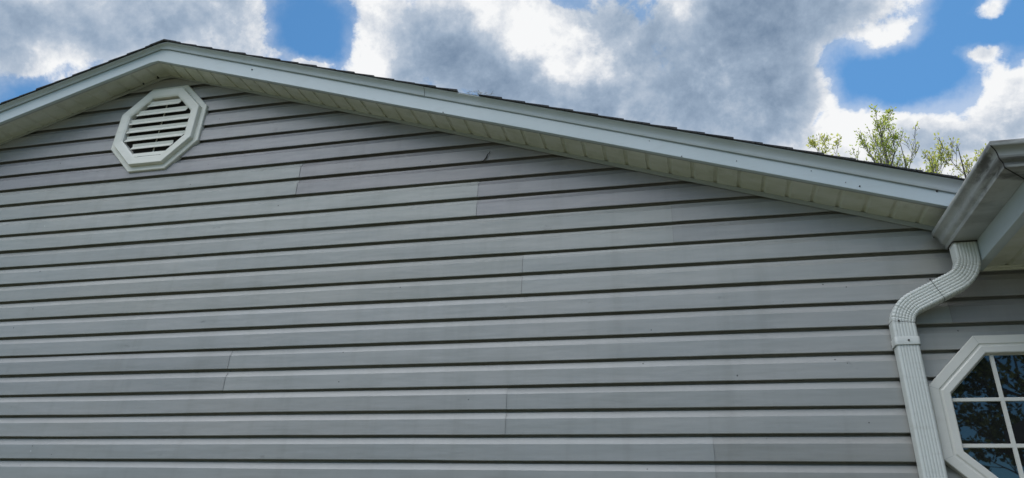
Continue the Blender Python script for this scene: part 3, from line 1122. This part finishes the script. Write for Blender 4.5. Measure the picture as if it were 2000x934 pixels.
def make_tree(name, label, loc, height, base_r, limbs, leafmat, bark, leaf, dens, seed, group='trees behind the roof', spread=0.45, low=0.35, lean=(0, 0), upr=1.0, cluster=5, mids=3):
    """trunk + limbs grown by recursion; limbs = number of primary branches"""
    rs = random.Random(seed)
    root = bpy.data.objects.new(name, None)
    C.objects.link(root)
    root.location = loc
    tag(root, label, 'tree', group)
    wood, fol = M(), M()
    tips = []

    def grow(p, d, L, r, lev):
        n = 5 if lev < 2 else 4
        pts, rad = [p], [r]
        q, dd = p.copy(), d.copy()
        for i in range(n):
            dd = (dd + Vector((rs.gauss(0, 0.10), rs.gauss(0, 0.10), rs.gauss(0.05, 0.05) * upr))).normalized()
            q = q + dd * (L / n)
            pts.append(q.copy())
            rad.append(max(r * (1 - (i + 1) / n * 0.75), 0.0045))
        wood.tube(pts, rad, 7 if lev == 0 else (5 if lev == 1 else 3))
        if lev >= 3 or L < 0.28:
            for i in range(1, len(pts)):
                for _ in range(cluster):
                    if rs.random() < dens:
                        v = Vector((rs.gauss(0, 1), rs.gauss(0, 1), rs.gauss(0.2, 1)))
                        leaf_faces(fol, pts[i] + v * 0.025, (dd + v * 0.9), leaf * rs.uniform(0.6, 1.25), rs)
            return
        nb = mids + (2 if lev == 1 else 1)
        for j in range(nb):
            f = rs.uniform(0.3, 1.0)
            k = min(int(f * n), n - 1)
            pb = pts[k].lerp(pts[k + 1], f * n - k if f < 1 else 1)
            perp = dd.cross(Vector((rs.uniform(-1, 1), rs.uniform(-1, 1), rs.uniform(-1, 1)))).normalized()
            nd = (dd * 0.9 + perp * rs.uniform(0.4, 0.95) + Vector((0, 0, 0.35 * upr))).normalized()
            grow(pb, nd, L * rs.uniform(0.42, 0.68) * (1.15 - 0.4 * f), max(rad[k] * 0.55, 0.0024), lev + 1)
        grow(pts[-1], dd, L * 0.45, rad[-1] * 0.9, lev + 1)

    # trunk
    tp, tr = [], []
    n = 12
    x, y = 0.0, 0.0
    for i in range(n + 1):
        f = i / n
        tp.append(Vector((x + lean[0] * f * f, y + lean[1] * f * f, height * f)))
        tr.append(base_r * (1 - f) ** 0.8 + 0.006)
        x += rs.gauss(0, 0.03)
        y += rs.gauss(0, 0.03)
    wood.tube(tp, tr, 9)
    for j in range(limbs):
        f = low + (0.97 - low) * (j + rs.random() * 0.7) / limbs
        k = min(int(f * n), n - 1)
        pb = tp[k].lerp(tp[k + 1], f * n - k)
        a = j * 2.399 + rs.uniform(-0.4, 0.4)
        up = rs.uniform(0.9, 1.6) * upr
        nd = Vector((math.cos(a), math.sin(a), up)).normalized()
        L = height * spread * (1.05 - f) * rs.uniform(0.75, 1.2) + 0.35
        grow(pb, nd, L, max(tr[k] * 0.45, 0.008), 1)
    c = fol.build('crown', leafmat, root)
    wd = wood.build('trunk', bark, root)
    return root


LEAF_Y = make_leaf('spring_leaves', (0.54, 0.57, 0.15), (0.42, 0.50, 0.11), 0.68)
LEAF_P = make_leaf('pale_spring_leaves', (0.60, 0.60, 0.20), (0.52, 0.54, 0.15), 0.68)
LEAF_D = make_leaf('dark_leaves', (0.13, 0.16, 0.06), (0.09, 0.115, 0.045), 0.3)


def at(azd, dist):
    return (dist * math.sin(R(azd)), -3.256 + dist * math.cos(R(azd)), 0)


def hgt(eld, dist):
    return 1.55 + dist * math.tan(R(eld))


TREES = True
if TREES:
    make_tree('tree', 'tallest spring tree behind the roof, its narrow leafy crown standing highest of the five', at(17.0, 17.0), hgt(32.0, 17.0), 0.16, 22, LEAF_Y, BARK_G, 0.068, 0.34, 11, spread=0.26, low=0.42, upr=1.5)
    make_tree('tree', 'nearly bare tree with a thin branch leaning right, just right of the tallest tree', at(18.3, 17.5), hgt(30.0, 17.5), 0.12, 11, LEAF_P, BARK_G, 0.075, 0.09, 23, spread=0.30, low=0.45, upr=1.0)
    make_tree('tree', 'low rounded pale green treetop just above the shingles, leftmost of the five trees', at(12.1, 19.0), hgt(30.8, 19.0), 0.15, 16, LEAF_P, BARK, 0.085, 0.5, 5, spread=0.26, low=0.45, upr=1.2)
    make_tree('tree', 'sparse pale treetop with a forked dark stem, left of the tree beside the gutter', at(20.3, 17.0), hgt(29.4, 17.0), 0.11, 12, LEAF_P, BARK, 0.075, 0.30, 8, spread=0.22, low=0.5, upr=1.4)
    make_tree('tree', 'sparse pale tree with dark forked branches, nearest to the gutter', at(22.0, 17.0), hgt(28.8, 17.0), 0.12, 13, LEAF_P, BARK, 0.07, 0.24, 17, spread=0.27, low=0.48, upr=1.2)
    # the tree across the lawn that the window mirrors
    make_tree('shade_tree', 'large dark leafy tree across the lawn, mirrored in the octagonal window', (8.4, -14.5, 0), 9.5, 0.30, 26, LEAF_D, BARK, 0.16, 0.62, 31, group=None, spread=0.42, low=0.16, upr=0.5, cluster=7, mids=3)

    # woodland edge far across the lawn: one leafy mass
    rs = random.Random(77)
    wd = M()
    for i in range(11000):
        x = rs.uniform(-55, 60)
        top = 6.0 + 1.5 * nz(x * 0.13, 3.0) + 1.5 * nz(x * 0.5, 8.0)
        z = top * (1 - rs.random() ** 1.6)
        y = -38 - 7 * rs.random() - 3.0 * (z / top)
        leaf_faces(wd, Vector((x, y, z)), Vector((rs.gauss(0, 1), rs.gauss(0, 1), rs.gauss(0, 1))), rs.uniform(0.6, 1.3), rs)
    o = wd.build('woodland', LEAF_D)
    tag(o, 'dark woodland edge far across the lawn, seen only in the window glass', 'woodland', kind='stuff')
